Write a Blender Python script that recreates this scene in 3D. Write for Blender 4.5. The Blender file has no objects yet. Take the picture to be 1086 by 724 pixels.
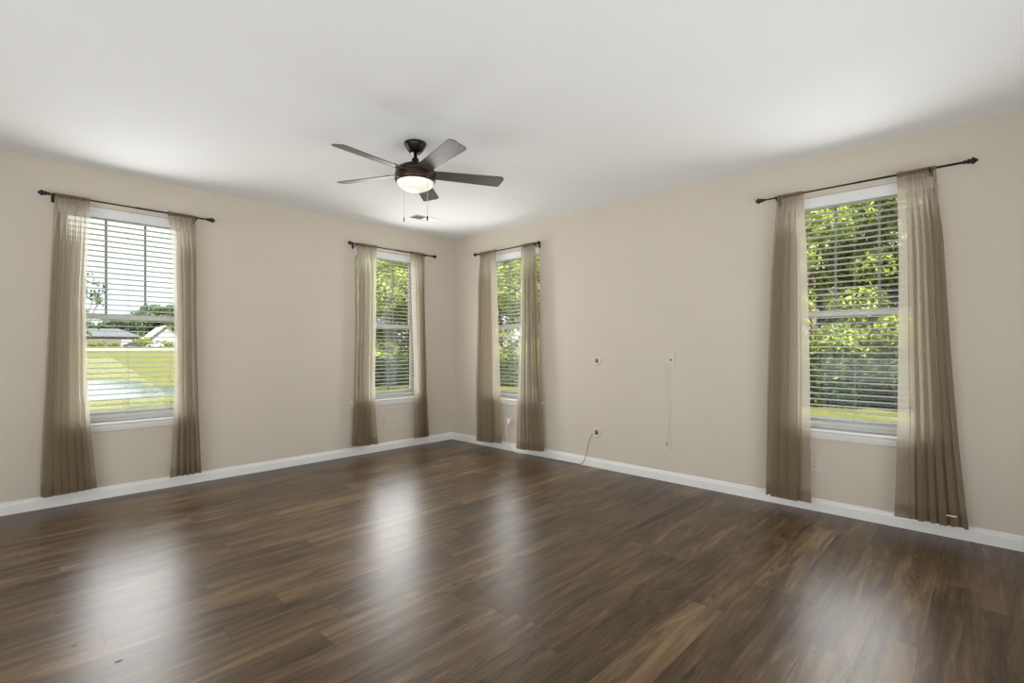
import bpy, math, random
import numpy as np
from mathutils import Vector, Matrix

C = bpy.context.scene.collection
PI = math.pi
sc = bpy.context.scene

# ------------------------------------------------------------------ camera
cam_d = bpy.data.cameras.new('camera')
cam = bpy.data.objects.new('camera', cam_d); C.objects.link(cam)
cam_d.sensor_fit = 'HORIZONTAL'; cam_d.sensor_width = 36.0
cam_d.lens = 530.78 / 1086 * 36.0
cam_d.shift_y = 6.04 / 1086
cam_d.clip_start = 0.05; cam_d.clip_end = 3000
YAW = math.radians(43.6287)
cam.location = (-4.4336, -5.3705, 1.2651)
cam.rotation_euler = (PI / 2, 0, YAW - PI / 2)
sc.camera = cam

# ------------------------------------------------------------------ world, sun, large lights, exposure
sc.view_settings.view_transform = 'Standard'
sc.view_settings.look = 'None'
sc.view_settings.exposure = 0.0
sc.view_settings.gamma = 1.0
sc.view_settings.use_curve_mapping = False
sc.cycles.transparent_max_bounces = 40
sc.cycles.max_bounces = 10
sc.cycles.diffuse_bounces = 5
sc.cycles.sample_clamp_indirect = 6.0
sc.cycles.use_denoising = True

SKY_LOW, SKY_HIGH = 1.4, 3.0
w = bpy.data.worlds.new('sky'); sc.world = w; w.use_nodes = True
nt = w.node_tree; nt.nodes.clear()
wo = nt.nodes.new('ShaderNodeOutputWorld'); bg = nt.nodes.new('ShaderNodeBackground')
tc = nt.nodes.new('ShaderNodeTexCoord'); mp = nt.nodes.new('ShaderNodeMapping'); mp.inputs['Scale'].default_value = (1, 1, 3)
nz = nt.nodes.new('ShaderNodeTexNoise'); nz.inputs['Scale'].default_value = 2.2; nz.inputs['Detail'].default_value = 5
rp = nt.nodes.new('ShaderNodeValToRGB')
rp.color_ramp.elements[0].position = 0.35; rp.color_ramp.elements[0].color = (0.80, 0.90, 0.98, 1)
rp.color_ramp.elements[1].position = 0.6; rp.color_ramp.elements[1].color = (0.97, 1.0, 0.98, 1)
# hazy sky: dimmer towards the horizon, strength added above the view for floor reflections
sz = nt.nodes.new('ShaderNodeSeparateXYZ'); nt.links.new(tc.outputs['Generated'], sz.inputs[0])
er = nt.nodes.new('ShaderNodeMapRange'); er.interpolation_type = 'SMOOTHSTEP'
er.inputs['From Min'].default_value = 0.27; er.inputs['From Max'].default_value = 0.40
er.inputs['To Min'].default_value = SKY_LOW; er.inputs['To Max'].default_value = SKY_HIGH
nt.links.new(sz.outputs[2], er.inputs[0]); nt.links.new(er.outputs[0], bg.inputs['Strength'])
nt.links.new(tc.outputs['Generated'], mp.inputs[0]); nt.links.new(mp.outputs[0], nz.inputs[0])
nt.links.new(nz.outputs[0], rp.inputs[0]); nt.links.new(rp.outputs[0], bg.inputs[0]); nt.links.new(bg.outputs[0], wo.inputs[0])

sun_d = bpy.data.lights.new('sun', 'SUN'); sun_d.energy = 21.0; sun_d.angle = math.radians(0.6); sun_d.color = (1, 0.96, 0.86)
sun = bpy.data.objects.new('sun', sun_d); C.objects.link(sun)
sun.rotation_euler = Vector((0.55, 0.50, -0.80)).to_track_quat('-Z', 'Y').to_euler()

def area(name, loc, target, sx, sy, power, col=(1, 1, 1), spread=180):
    d = bpy.data.lights.new(name, 'AREA'); d.shape = 'RECTANGLE'; d.size = sx; d.size_y = sy; d.energy = power; d.color = col
    d.spread = math.radians(spread)
    o = bpy.data.objects.new(name, d); C.objects.link(o); o.location = loc
    o.rotation_euler = (Vector(target) - Vector(loc)).to_track_quat('-Z', 'Y').to_euler()
    return o
# added fill lamps behind the camera, unseen, to brighten walls and ceiling
P_WIN, P_SIDE, P_CORNER, P_SIDE_LOW, P_BACK_LOW = 28, 53, 13, 22, 47
FILL_COL = (0.98, 0.995, 1.0)
area('fill_from_side', (-6.9, -3.6, 1.5), (0, -2.4, 1.6), 3.6, 1.9, P_SIDE, FILL_COL)
area('fill_to_corner', (-5.4, -6.2, 0.5), (-0.9, -0.9, 2.74), 2.2, 1.2, P_CORNER, FILL_COL, 90)
area('low_fill_from_side', (-6.9, -3.0, 0.5), (-1.8, -1.0, 2.74), 3.0, 1.2, P_SIDE_LOW, FILL_COL, 110)
area('low_fill_from_back', (-2.8, -7.3, 0.5), (-0.9, -2.2, 2.74), 3.0, 1.2, P_BACK_LOW, FILL_COL, 110)
# daylight at the four windows in view
for wx, wy, dx, dy, k in ((-3.59, -.014, 0, -1, 1.0), (-1.01, -.014, 0, -1, 1.05), (-.014, -1.13, -1, 0, .62), (-.014, -4.645, -1, 0, .75)):
    area('window_daylight', (wx, wy, 1.49), (wx + dx, wy + dy, 1.49), .86, 1.68, P_WIN * k, (0.985, 0.99, 0.985), 156)


# ------------------------------------------------------------------ materials
def new_mat(name):
    m = bpy.data.materials.new(name); m.use_nodes = True
    nt = m.node_tree; nt.nodes.clear()
    out = nt.nodes.new('ShaderNodeOutputMaterial')
    return m, nt, out
def N(nt, t, **kw):
    n = nt.nodes.new(t)
    for k, v in kw.items(): setattr(n, k, v)
    return n
def principled(name, col, rough=0.5, metal=0.0, var=0.04, scale=8.0, bump=0.0, bscale=200.0, emit=None, estr=0.0, spec=0.5):
    m, nt, out = new_mat(name)
    b = N(nt, 'ShaderNodeBsdfPrincipled')
    b.inputs['Roughness'].default_value = rough; b.inputs['Metallic'].default_value = metal
    b.inputs['Specular IOR Level'].default_value = spec
    tc = N(nt, 'ShaderNodeTexCoord'); nz = N(nt, 'ShaderNodeTexNoise'); nz.inputs['Scale'].default_value = scale; nz.inputs['Detail'].default_value = 4
    nt.links.new(tc.outputs['Object'], nz.inputs['Vector'])
    rp = N(nt, 'ShaderNodeValToRGB')
    rp.color_ramp.elements[0].position = 0.3; rp.color_ramp.elements[1].position = 0.7
    rp.color_ramp.elements[0].color = (*[c * (1 - var) for c in col], 1)
    rp.color_ramp.elements[1].color = (*[min(1, c * (1 + var)) for c in col], 1)
    nt.links.new(nz.outputs[0], rp.inputs[0]); nt.links.new(rp.outputs[0], b.inputs['Base Color'])
    if bump:
        n2 = N(nt, 'ShaderNodeTexNoise'); n2.inputs['Scale'].default_value = bscale
        nt.links.new(tc.outputs['Object'], n2.inputs['Vector'])
        bp = N(nt, 'ShaderNodeBump'); bp.inputs['Strength'].default_value = bump; bp.inputs['Distance'].default_value = 0.002
        nt.links.new(n2.outputs[0], bp.inputs['Height']); nt.links.new(bp.outputs[0], b.inputs['Normal'])
    if emit:
        b.inputs['Emission Color'].default_value = (*emit, 1); b.inputs['Emission Strength'].default_value = estr
    nt.links.new(b.outputs[0], out.inputs[0])
    return m

M = {}
M['wall'] = principled('beige_wall_paint', (0.598, 0.548, 0.470), 0.75, var=0.015, scale=2, bump=0.06, bscale=300, spec=0.3)
M['plate'] = principled('painted_over_plate', (0.625, 0.57, 0.505), 0.5, var=0.01)
M['ceiling'] = principled('white_ceiling_paint', (0.83, 0.835, 0.83), 0.9, var=0.01, scale=2, bump=0.05, bscale=400, spec=0.2)
M['trim'] = principled('white_trim_paint', (0.80, 0.80, 0.79), 0.35, var=0.01)
M['vinyl'] = principled('white_vinyl', (0.80, 0.81, 0.80), 0.35, var=0.01)
M['slat'] = principled('off_white_faux_wood', (0.58, 0.60, 0.56), 0.45, var=0.02)
M['valance'] = principled('white_faux_wood', (0.76, 0.77, 0.77), 0.4, var=0.02)
M['muntin'] = principled('grey_backlit_grille', (0.36, 0.375, 0.345), 0.5, var=0.02)  # grey bars, with their backlit shade put into the colour
M['black'] = principled('black_iron', (0.010, 0.009, 0.008), 0.4, 0.3, var=0.1)
M['bronze'] = principled('dark_bronze', (0.010, 0.008, 0.007), 0.32, 0.4, var=0.15, scale=20)
M['fan_band'] = principled('lamp_tinted_bronze', (0.05, 0.032, 0.022), 0.3, 0.6, var=0.1, scale=20)  # lamp glow on the collar is put into a browner bronze
M['globe'] = principled('frosted_glass_lit', (0.85, 0.83, 0.78), 0.3, var=0.0, emit=(1.0, 0.90, 0.74), estr=0.42)
M['chain'] = principled('pale_metal_chain', (0.5, 0.48, 0.45), 0.3, 0.7)
M['ring'] = principled('beige_plastic', (0.68, 0.62, 0.53), 0.4, var=0.01)
M['white_plastic'] = principled('white_plastic', (0.78, 0.76, 0.72), 0.4, var=0.01)
M['cable'] = principled('white_cable', (0.72, 0.68, 0.62), 0.5, var=0.02)
M['grey_cable'] = principled('grey_cable', (0.20, 0.185, 0.165), 0.5, var=0.05)
M['dark'] = principled('dark_slot', (0.03, 0.026, 0.022), 0.8, var=0.1)
M['hole'] = principled('recess_shadowed_plastic', (0.16, 0.14, 0.12), 0.7, var=0.1)
M['vent'] = principled('white_vent_enamel', (0.78, 0.78, 0.77), 0.4, var=0.01)
M['duct'] = principled('grey_duct', (0.25, 0.25, 0.25), 0.6, var=0.05)
M['tag'] = principled('white_tag', (0.8, 0.78, 0.74), 0.6, var=0.02)

SPEC_FLOOR = 0.29
CHIP0, CHIP1 = (-4.179, -2.567), (-4.067, -2.832)
def floor_mat():
    m, nt, out = new_mat('dark_wood_planks')
    L = nt.links
    b = N(nt, 'ShaderNodeBsdfPrincipled')
    tc = N(nt, 'ShaderNodeTexCoord'); sp = N(nt, 'ShaderNodeSeparateXYZ'); L.new(tc.outputs['Object'], sp.inputs[0])
    def math_(op, a, b_=None, c=None):
        n = N(nt, 'ShaderNodeMath', operation=op)
        for i, v in enumerate((a, b_, c)):
            if v is None: continue
            if isinstance(v, (int, float)): n.inputs[i].default_value = v
            else: L.new(v, n.inputs[i])
        return n.outputs[0]
    W_, LEN = 0.178, 1.22
    yr = math_('DIVIDE', sp.outputs[1], W_); row = math_('FLOOR', yr)
    wn = N(nt, 'ShaderNodeTexWhiteNoise', noise_dimensions='1D'); L.new(row, wn.inputs['W'])
    xo = math_('ADD', math_('DIVIDE', sp.outputs[0], LEN), math_('MULTIPLY', wn.outputs[0], 7.31)); col = math_('FLOOR', xo)
    cmb = N(nt, 'ShaderNodeCombineXYZ'); L.new(row, cmb.inputs[0]); L.new(col, cmb.inputs[1])
    pr = N(nt, 'ShaderNodeTexWhiteNoise', noise_dimensions='2D'); L.new(cmb.outputs[0], pr.inputs['Vector'])
    # grain coordinates, shifted per plank
    off = N(nt, 'ShaderNodeVectorMath', operation='SCALE'); L.new(pr.outputs['Color'], off.inputs[0]); off.inputs['Scale'].default_value = 37.0
    def grain(sx, sy, scale, detail, dist):
        mp = N(nt, 'ShaderNodeMapping'); mp.inputs['Scale'].default_value = (sx, sy, 1)
        L.new(tc.outputs['Object'], mp.inputs[0])
        ad = N(nt, 'ShaderNodeVectorMath', operation='ADD'); L.new(mp.outputs[0], ad.inputs[0]); L.new(off.outputs[0], ad.inputs[1])
        nz = N(nt, 'ShaderNodeTexNoise'); nz.inputs['Scale'].default_value = scale; nz.inputs['Detail'].default_value = detail
        nz.inputs['Distortion'].default_value = dist; nz.inputs['Roughness'].default_value = 0.6
        L.new(ad.outputs[0], nz.inputs['Vector']); return nz.outputs[0]
    g1 = grain(1.1, 9, 1.6, 6, 0.9)
    g2 = grain(2.0, 60, 2.0, 4, 0.3)
    g3 = grain(0.5, 2.2, 1.2, 3, 0.5)
    mixv = math_('ADD', math_('ADD', math_('MULTIPLY', g1, 0.66), math_('MULTIPLY', g2, 0.26)), math_('ADD', math_('MULTIPLY', g3, 0.27), math_('MULTIPLY', pr.outputs['Value'], 0.10)))
    rp = N(nt, 'ShaderNodeValToRGB'); cr = rp.color_ramp
    cr.elements[0].position = 0.44; cr.elements[0].color = (0.015, 0.0075, 0.0035, 1)
    cr.elements[1].position = 0.84; cr.elements[1].color = (0.245, 0.158, 0.080, 1)
    e = cr.elements.new(0.56); e.color = (0.060, 0.0355, 0.0175, 1)
    e = cr.elements.new(0.68); e.color = (0.110, 0.069, 0.036, 1)
    L.new(mixv, rp.inputs[0])
    r1 = grain(0.9, 7, 1.3, 3, 1.6); msk = grain(1.3, 5, 1.0, 2, 0.4)
    line = N(nt, 'ShaderNodeMapRange'); line.interpolation_type = 'SMOOTHSTEP'
    line.inputs['From Min'].default_value = 0.003; line.inputs['From Max'].default_value = 0.020; line.inputs['To Min'].default_value = 0.42; line.inputs['To Max'].default_value = 1.0
    L.new(math_('ABSOLUTE', math_('SUBTRACT', r1, 0.5)), line.inputs[0])
    lm = N(nt, 'ShaderNodeMapRange'); lm.inputs['From Min'].default_value = 0.50; lm.inputs['From Max'].default_value = 0.60; L.new(msk, lm.inputs[0])
    crack = math_('ADD', math_('MULTIPLY', math_('SUBTRACT', line.outputs[0], 1.0), lm.outputs[0]), 1.0)
    chip = None
    for cx, cy, cr_ in ((CHIP0[0], CHIP0[1], .006), (CHIP1[0], CHIP1[1], .008)):
        sx_ = math_('MULTIPLY', math_('SUBTRACT', sp.outputs[0], cx), 0.45); sy_ = math_('SUBTRACT', sp.outputs[1], cy)
        dd = math_('ADD', math_('SQRT', math_('ADD', math_('MULTIPLY', sx_, sx_), math_('MULTIPLY', sy_, sy_))), math_('MULTIPLY', math_('SUBTRACT', g2, 0.5), 0.008))
        k_ = N(nt, 'ShaderNodeMapRange'); k_.inputs['From Min'].default_value = cr_ * .6; k_.inputs['From Max'].default_value = cr_; k_.inputs['To Min'].default_value = 0.12; L.new(dd, k_.inputs[0])
        chip = k_.outputs[0] if chip is None else math_('MULTIPLY', chip, k_.outputs[0])
    crack = math_('MULTIPLY', crack, chip)
    # seams
    fy = math_('FRACT', yr); fx = math_('FRACT', xo)
    sy = math_('MULTIPLY', math_('MINIMUM', fy, math_('SUBTRACT', 1.0, fy)), W_)
    sx = math_('MULTIPLY', math_('MINIMUM', fx, math_('SUBTRACT', 1.0, fx)), LEN)
    sd = math_('MINIMUM', sx, sy)
    seam = math_('SMOOTH_MIN', math_('DIVIDE', sd, 0.0022), 1.0, 0.1)
    dk = N(nt, 'ShaderNodeMix', data_type='RGBA', blend_type='MULTIPLY'); dk.inputs[0].default_value = 1.0
    L.new(rp.outputs[0], dk.inputs[6])
    sr = N(nt, 'ShaderNodeValToRGB'); sr.color_ramp.elements[0].color = (0.45, 0.45, 0.45, 1); L.new(seam, sr.inputs[0]); L.new(sr.outputs[0], dk.inputs[7])
    dk2 = N(nt, 'ShaderNodeMix', data_type='RGBA', blend_type='MULTIPLY'); dk2.inputs[0].default_value = 1.0
    cc = N(nt, 'ShaderNodeCombineColor'); [L.new(crack, cc.inputs[i]) for i in range(3)]
    L.new(dk.outputs[2], dk2.inputs[6]); L.new(cc.outputs[0], dk2.inputs[7])
    L.new(dk2.outputs[2], b.inputs['Base Color'])
    L.new(math_('MULTIPLY', math_('MULTIPLY', chip, chip), SPEC_FLOOR), b.inputs['Specular IOR Level'])
    rr = N(nt, 'ShaderNodeMapRange'); rr.inputs['To Min'].default_value = 0.26; rr.inputs['To Max'].default_value = 0.38
    L.new(g2, rr.inputs[0]); L.new(rr.outputs[0], b.inputs['Roughness'])
    hb = math_('ADD', math_('MULTIPLY', g2, 0.4), math_('MULTIPLY', seam, 0.6))
    bp = N(nt, 'ShaderNodeBump'); bp.inputs['Strength'].default_value = 0.14; bp.inputs['Distance'].default_value = 0.002
    L.new(hb, bp.inputs['Height']); L.new(bp.outputs[0], b.inputs['Normal'])
    L.new(b.outputs[0], out.inputs[0])
    return m
M['floor'] = floor_mat()

def sheer_mat():
    m, nt, out = new_mat('sheer_taupe_voile'); L = nt.links
    tc = N(nt, 'ShaderNodeTexCoord')
    mp = N(nt, 'ShaderNodeMapping'); mp.inputs['Scale'].default_value = (300, 300, 3); L.new(tc.outputs['Object'], mp.inputs[0])
    nz = N(nt, 'ShaderNodeTexNoise'); nz.inputs['Scale'].default_value = 1.0; nz.inputs['Detail'].default_value = 3; L.new(mp.outputs[0], nz.inputs['Vector'])
    rp = N(nt, 'ShaderNodeValToRGB')
    rp.color_ramp.elements[0].position = 0.3; rp.color_ramp.elements[0].color = (0.260, 0.195, 0.126, 1)
    rp.color_ramp.elements[1].position = 0.7; rp.color_ramp.elements[1].color = (0.284, 0.214, 0.140, 1)
    L.new(nz.outputs[0], rp.inputs[0])
    d = N(nt, 'ShaderNodeBsdfDiffuse'); t = N(nt, 'ShaderNodeBsdfTranslucent'); tr = N(nt, 'ShaderNodeBsdfTransparent')
    L.new(rp.outputs[0], d.inputs[0]); t.inputs[0].default_value = (0.40, 0.385, 0.325, 1); tr.inputs[0].default_value = (0.97, 0.96, 0.93, 1)
    m1 = N(nt, 'ShaderNodeMixShader'); m1.inputs[0].default_value = 0.30; L.new(d.outputs[0], m1.inputs[1]); L.new(t.outputs[0], m1.inputs[2])
    m2 = N(nt, 'ShaderNodeMixShader')
    ar = N(nt, 'ShaderNodeMapRange'); ar.inputs['To Min'].default_value = 0.59; ar.inputs['To Max'].default_value = 0.64
    L.new(nz.outputs[0], ar.inputs[0]); L.new(ar.outputs[0], m2.inputs[0])
    L.new(tr.outputs[0], m2.inputs[1]); L.new(m1.outputs[0], m2.inputs[2]); L.new(m2.outputs[0], out.inputs[0])
    return m
M['sheer'] = sheer_mat()

def glass_mat():
    m, nt, out = new_mat('window_glass'); L = nt.links
    tr = N(nt, 'ShaderNodeBsdfTransparent'); tr.inputs[0].default_value = (0.97, 0.985, 0.975, 1)
    gl = N(nt, 'ShaderNodeBsdfGlossy'); gl.inputs['Roughness'].default_value = 0.02
    nz = N(nt, 'ShaderNodeTexNoise'); nz.inputs['Scale'].default_value = 3.0
    bp = N(nt, 'ShaderNodeBump'); bp.inputs['Strength'].default_value = 0.02; L.new(nz.outputs[0], bp.inputs['Height']); L.new(bp.outputs[0], gl.inputs['Normal'])
    fr = N(nt, 'ShaderNodeFresnel'); fr.inputs[0].default_value = 1.3
    mx = N(nt, 'ShaderNodeMixShader'); L.new(fr.outputs[0], mx.inputs[0]); L.new(tr.outputs[0], mx.inputs[1]); L.new(gl.outputs[0], mx.inputs[2]); L.new(mx.outputs[0], out.inputs[0])
    return m
M['glass'] = glass_mat()

def blade_mat():
    m, nt, out = new_mat('dark_walnut_blade'); L = nt.links
    b = N(nt, 'ShaderNodeBsdfPrincipled'); tc = N(nt, 'ShaderNodeTexCoord')
    mp = N(nt, 'ShaderNodeMapping'); mp.inputs['Scale'].default_value = (3, 45, 10); L.new(tc.outputs['Object'], mp.inputs[0])
    nz = N(nt, 'ShaderNodeTexNoise'); nz.inputs['Scale'].default_value = 1.5; nz.inputs['Detail'].default_value = 5; nz.inputs['Distortion'].default_value = 0.6
    L.new(mp.outputs[0], nz.inputs['Vector'])
    rp = N(nt, 'ShaderNodeValToRGB')
    rp.color_ramp.elements[0].position = 0.35; rp.color_ramp.elements[0].color = (0.055, 0.048, 0.040, 1)
    rp.color_ramp.elements[1].position = 0.75; rp.color_ramp.elements[1].color = (0.13, 0.115, 0.095, 1)
    L.new(nz.outputs[0], rp.inputs[0]); L.new(rp.outputs[0], b.inputs['Base Color']); b.inputs['Roughness'].default_value = 0.35
    L.new(b.outputs[0], out.inputs[0]); return m
M['blade'] = blade_mat()

def leaf_mat(name, c0, c1, tl=0.45):
    m, nt, out = new_mat(name); L = nt.links
    gi = N(nt, 'ShaderNodeNewGeometry')
    rp = N(nt, 'ShaderNodeValToRGB'); rp.color_ramp.elements[0].color = (*c0, 1); rp.color_ramp.elements[1].color = (*c1, 1)
    L.new(gi.outputs['Random Per Island'], rp.inputs[0])
    d = N(nt, 'ShaderNodeBsdfDiffuse'); t = N(nt, 'ShaderNodeBsdfTranslucent'); L.new(rp.outputs[0], d.inputs[0]); L.new(rp.outputs[0], t.inputs[0])
    mx = N(nt, 'ShaderNodeMixShader'); mx.inputs[0].default_value = tl; L.new(d.outputs[0], mx.inputs[1]); L.new(t.outputs[0], mx.inputs[2]); L.new(mx.outputs[0], out.inputs[0])
    return m
M['leaf'] = leaf_mat('bright_leaves', (0.085, 0.13, 0.024), (0.33, 0.36, 0.09))
M['leaf_dark'] = leaf_mat('shaded_leaves', (0.013, 0.026, 0.009), (0.045, 0.07, 0.022), 0.3)  # dark undergrowth, with the shade below the trees put into the leaf colour
M['leaf_far'] = leaf_mat('far_leaves', (0.05, 0.08, 0.04), (0.11, 0.14, 0.08), 0.2)
M['leaf_light'] = leaf_mat('pale_sunlit_leaves', (0.17, 0.22, 0.06), (0.38, 0.41, 0.15), 0.5)  # paler copy of the leaves, sunlight put into the colour
M['bark'] = principled('bark', (0.12, 0.09, 0.07), 0.9, var=0.3, scale=12, bump=0.5, bscale=30)
M['grass'] = principled('mown_grass', (0.083, 0.084, 0.024), 0.95, var=0.14, scale=1.2, bump=0.5, bscale=60, spec=0.1)
M['street'] = principled('pale_concrete', (0.15, 0.14, 0.11), 0.9, var=0.05)
M['roof_grey'] = principled('grey_shingles', (0.060, 0.063, 0.075), 0.9, var=0.1, scale=3)
M['siding'] = principled('pale_siding', (0.2, 0.195, 0.185), 0.8, var=0.03)
M['siding_pink'] = principled('pinkish_brick', (0.13, 0.105, 0.09), 0.85, var=0.08, scale=4)
M['siding_white'] = principled('white_siding', (0.30, 0.30, 0.29), 0.8, var=0.02)
M['car_dark'] = principled('dark_car_paint', (0.05, 0.06, 0.075), 0.3, 0.2)
M['car_white'] = principled('white_car_paint', (0.75, 0.76, 0.77), 0.3, 0.1)
M['car_glass'] = principled('car_glass', (0.03, 0.035, 0.04), 0.1)
M['tyre'] = principled('tyre_rubber', (0.02, 0.02, 0.02), 0.8)
M['fence'] = principled('black_fence_metal', (0.012, 0.012, 0.013), 0.5)

def water_mat():
    m, nt, out = new_mat('pond_water'); L = nt.links
    b = N(nt, 'ShaderNodeBsdfPrincipled'); b.inputs['Base Color'].default_value = (0.12, 0.14, 0.12, 1); b.inputs['Roughness'].default_value = 0.06
    b.inputs['IOR'].default_value = 1.33; b.inputs['Specular IOR Level'].default_value = 0.6
    tc = N(nt, 'ShaderNodeTexCoord'); nz = N(nt, 'ShaderNodeTexNoise'); nz.inputs['Scale'].default_value = 2.5; nz.inputs['Detail'].default_value = 3
    L.new(tc.outputs['Object'], nz.inputs['Vector'])
    bp = N(nt, 'ShaderNodeBump'); bp.inputs['Strength'].default_value = 0.08; bp.inputs['Distance'].default_value = 0.05; L.new(nz.outputs[0], bp.inputs['Height']); L.new(bp.outputs[0], b.inputs['Normal'])
    L.new(b.outputs[0], out.inputs[0]); return m
M['water'] = water_mat()

# ------------------------------------------------------------------ mesh helpers
class MB:
    """collects geometry for ONE mesh object"""
    def __init__(s): s.v = []; s.f = []; s.sm = []
    def add(s, vs, fs, smooth=False):
        n = len(s.v); s.v += [tuple(p) for p in vs]; s.f += [tuple(i + n for i in f) for f in fs]; s.sm += [smooth] * len(fs); return s
    def box(s, x0, x1, y0, y1, z0, z1, bev=0.0):
        if bev <= 0:
            vs = [(x, y, z) for z in (z0, z1) for y in (y0, y1) for x in (x0, x1)]
            return s.add(vs, [(0, 2, 3, 1), (4, 5, 7, 6), (0, 1, 5, 4), (2, 6, 7, 3), (0, 4, 6, 2), (1, 3, 7, 5)])
        import bmesh
        bm = bmesh.new(); bmesh.ops.create_cube(bm, size=1.0)
        for v in bm.verts: v.co = ((x0 + x1) / 2 + v.co.x * (x1 - x0), (y0 + y1) / 2 + v.co.y * (y1 - y0), (z0 + z1) / 2 + v.co.z * (z1 - z0))
        bmesh.ops.bevel(bm, geom=list(bm.edges), offset=bev, segments=2, profile=0.6, affect='EDGES')
        bm.verts.ensure_lookup_table()
        s.add([v.co[:] for v in bm.verts], [[v.index for v in f.verts] for f in bm.faces]); bm.free(); return s
    def tube(s, pts, r, n=10, cap=True):
        pts = [Vector(p) for p in pts]; rs = r if isinstance(r, (list, tuple)) else [r] * len(pts)
        vs = []; up = None
        for i, p in enumerate(pts):
            d = (pts[min(i + 1, len(pts) - 1)] - pts[max(i - 1, 0)]).normalized()
            if up is None: up = Vector((0, 0, 1)) if abs(d.z) < 0.9 else Vector((1, 0, 0))
            a = d.cross(up).normalized(); b = a.cross(d).normalized(); up = b
            vs += [p + (a * math.cos(2 * PI * k / n) + b * math.sin(2 * PI * k / n)) * rs[i] for k in range(n)]
        fs = [(i * n + k, i * n + (k + 1) % n, (i + 1) * n + (k + 1) % n, (i + 1) * n + k) for i in range(len(pts) - 1) for k in range(n)]
        s.add(vs, fs, True)
        if cap:
            m = len(s.v) - len(vs); s.f += [tuple(m + k for k in range(n))[::-1], tuple(m + (len(pts) - 1) * n + k for k in range(n))]; s.sm += [False, False]
        return s
    def lathe(s, prof, c, axis=(0, 0, 1), n=32):
        """prof: (radius, distance along axis)"""
        q = Vector((0, 0, 1)).rotation_difference(Vector(axis)); c = Vector(c)
        vs = [c + q @ Vector((r * math.cos(2 * PI * k / n), r * math.sin(2 * PI * k / n), h)) for r, h in prof for k in range(n)]
        fs = [(i * n + k, i * n + (k + 1) % n, (i + 1) * n + (k + 1) % n, (i + 1) * n + k) for i in range(len(prof) - 1) for k in range(n)]
        s.add(vs, fs, True)
        m = len(s.v) - len(vs)
        for base, rev, r in ((m, True, prof[0][0]), (m + (len(prof) - 1) * n, False, prof[-1][0])):
            if r > 1e-6:
                f = tuple(base + k for k in range(n)); s.f.append(f[::-1] if rev else f); s.sm.append(False)
        return s
    def grid(s, P, smooth=True):
        """P: array rows x cols x 3"""
        r, c = P.shape[:2]
        return s.add(P.reshape(-1, 3).tolist(), [(i * c + j, i * c + j + 1, (i + 1) * c + j + 1, (i + 1) * c + j) for i in range(r - 1) for j in range(c - 1)], smooth)
    def prism(s, poly, u0, u1, fn0=None, fn1=None):
        """poly of (depth, z) run along x from u0 to u1; depth goes to -y; the ends may be mitred"""
        n = len(poly)
        vs = [((fn0(d) if fn0 else u0), -d, z) for d, z in poly] + [((fn1(d) if fn1 else u1), -d, z) for d, z in poly]
        fs = [(k, (k + 1) % n, n + (k + 1) % n, n + k) for k in range(n)] + [tuple(range(n))[::-1], tuple(range(n, 2 * n))]
        return s.add(vs, fs)
    def build(s, name, mat, parent=None, loc=None):
        me = bpy.data.meshes.new(name); me.from_pydata(s.v, [], s.f)
        me.polygons.foreach_set('use_smooth', s.sm); me.materials.append(mat); me.update()
        import bmesh
        if len(s.v) < 20000 and name not in ('foliage', 'curtain', 'hem', 'rod_pocket'):
            bm = bmesh.new(); bm.from_mesh(me); bmesh.ops.recalc_face_normals(bm, faces=bm.faces); bm.to_mesh(me); bm.free()
        o = bpy.data.objects.new(name, me); C.objects.link(o)
        if parent: o.parent = parent
        if loc: o.location = loc
        return o

def tag(o, label=None, cat=None, group=None, kind=None):
    if label: o['label'] = label
    if cat: o['category'] = cat
    if group: o['group'] = group
    if kind: o['kind'] = kind
    return o
def empty(name, loc=(0, 0, 0), rz=0.0):
    o = bpy.data.objects.new(name, None); C.objects.link(o); o.empty_display_size = 0.1
    o.location = loc; o.rotation_euler = (0, 0, rz); return o
def copy_tree(o, parent=None):
    kids = [c for c in o.children]
    c = o.copy(); C.objects.link(c)
    if parent: c.parent = parent
    for k in kids: copy_tree(k, c)
    return c
def struct(o): o['kind'] = 'structure'; return o

H = 2.74
WIN = [(-3.59, 'L'), (-1.01, 'L'), (-1.13, 'R'), (-4.645, 'R')]     # window centres along the left and right wall
def frame_of(i):                                                     # wall frame: x along the wall, y outwards, z up
    c, s = WIN[i]
    return ((c, 0, 0), 0.0) if s == 'L' else ((0, c, 0), -PI / 2)

# ------------------------------------------------------------------ room shell
X0, Y0, T = -7.2, -7.6, 0.16
OW, OZ0, OZ1 = 0.46, 0.613, 2.43
struct(MB().box(X0, T, Y0, T, -0.12, 0.0).build('floor', M['floor']))
struct(MB().box(X0 - .3, T + .35, Y0 - .3, T + .35, H, H + 0.2).build('ceiling', M['ceiling']))
def wall(name, a0, a1, cs, horiz):
    m = MB(); e = sorted([(c - OW, c + OW) for c in cs]); cur = a0
    def b(p, q, z0, z1):
        if horiz: m.box(p, q, 0, T, z0, z1)
        else: m.box(0, T, p, q, z0, z1)
    for p, q in e:
        b(cur, p, -0.12, H); b(p, q, -0.12, OZ0); b(p, q, OZ1, H); cur = q
    b(cur, a1, -0.12, H)
    return struct(m.build(name, M['wall']))
wall('wall_left', X0, T, [WIN[0][0], WIN[1][0]], True)
wall('wall_right', Y0, 0.0, [WIN[2][0], WIN[3][0]], False)
struct(MB().box(X0 - T, X0, Y0, T, -0.12, H).build('wall_side', M['wall']))
struct(MB().box(X0 - T, T, Y0 - T, Y0, -0.12, H).build('wall_back', M['wall']))
BB = [(0, 0), (0.015, 0), (0.015, 0.066), (0.0125, 0.073), (0.0105, 0.079), (0.0095, 0.088), (0.0065, 0.0945), (0, 0.096)]
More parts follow.
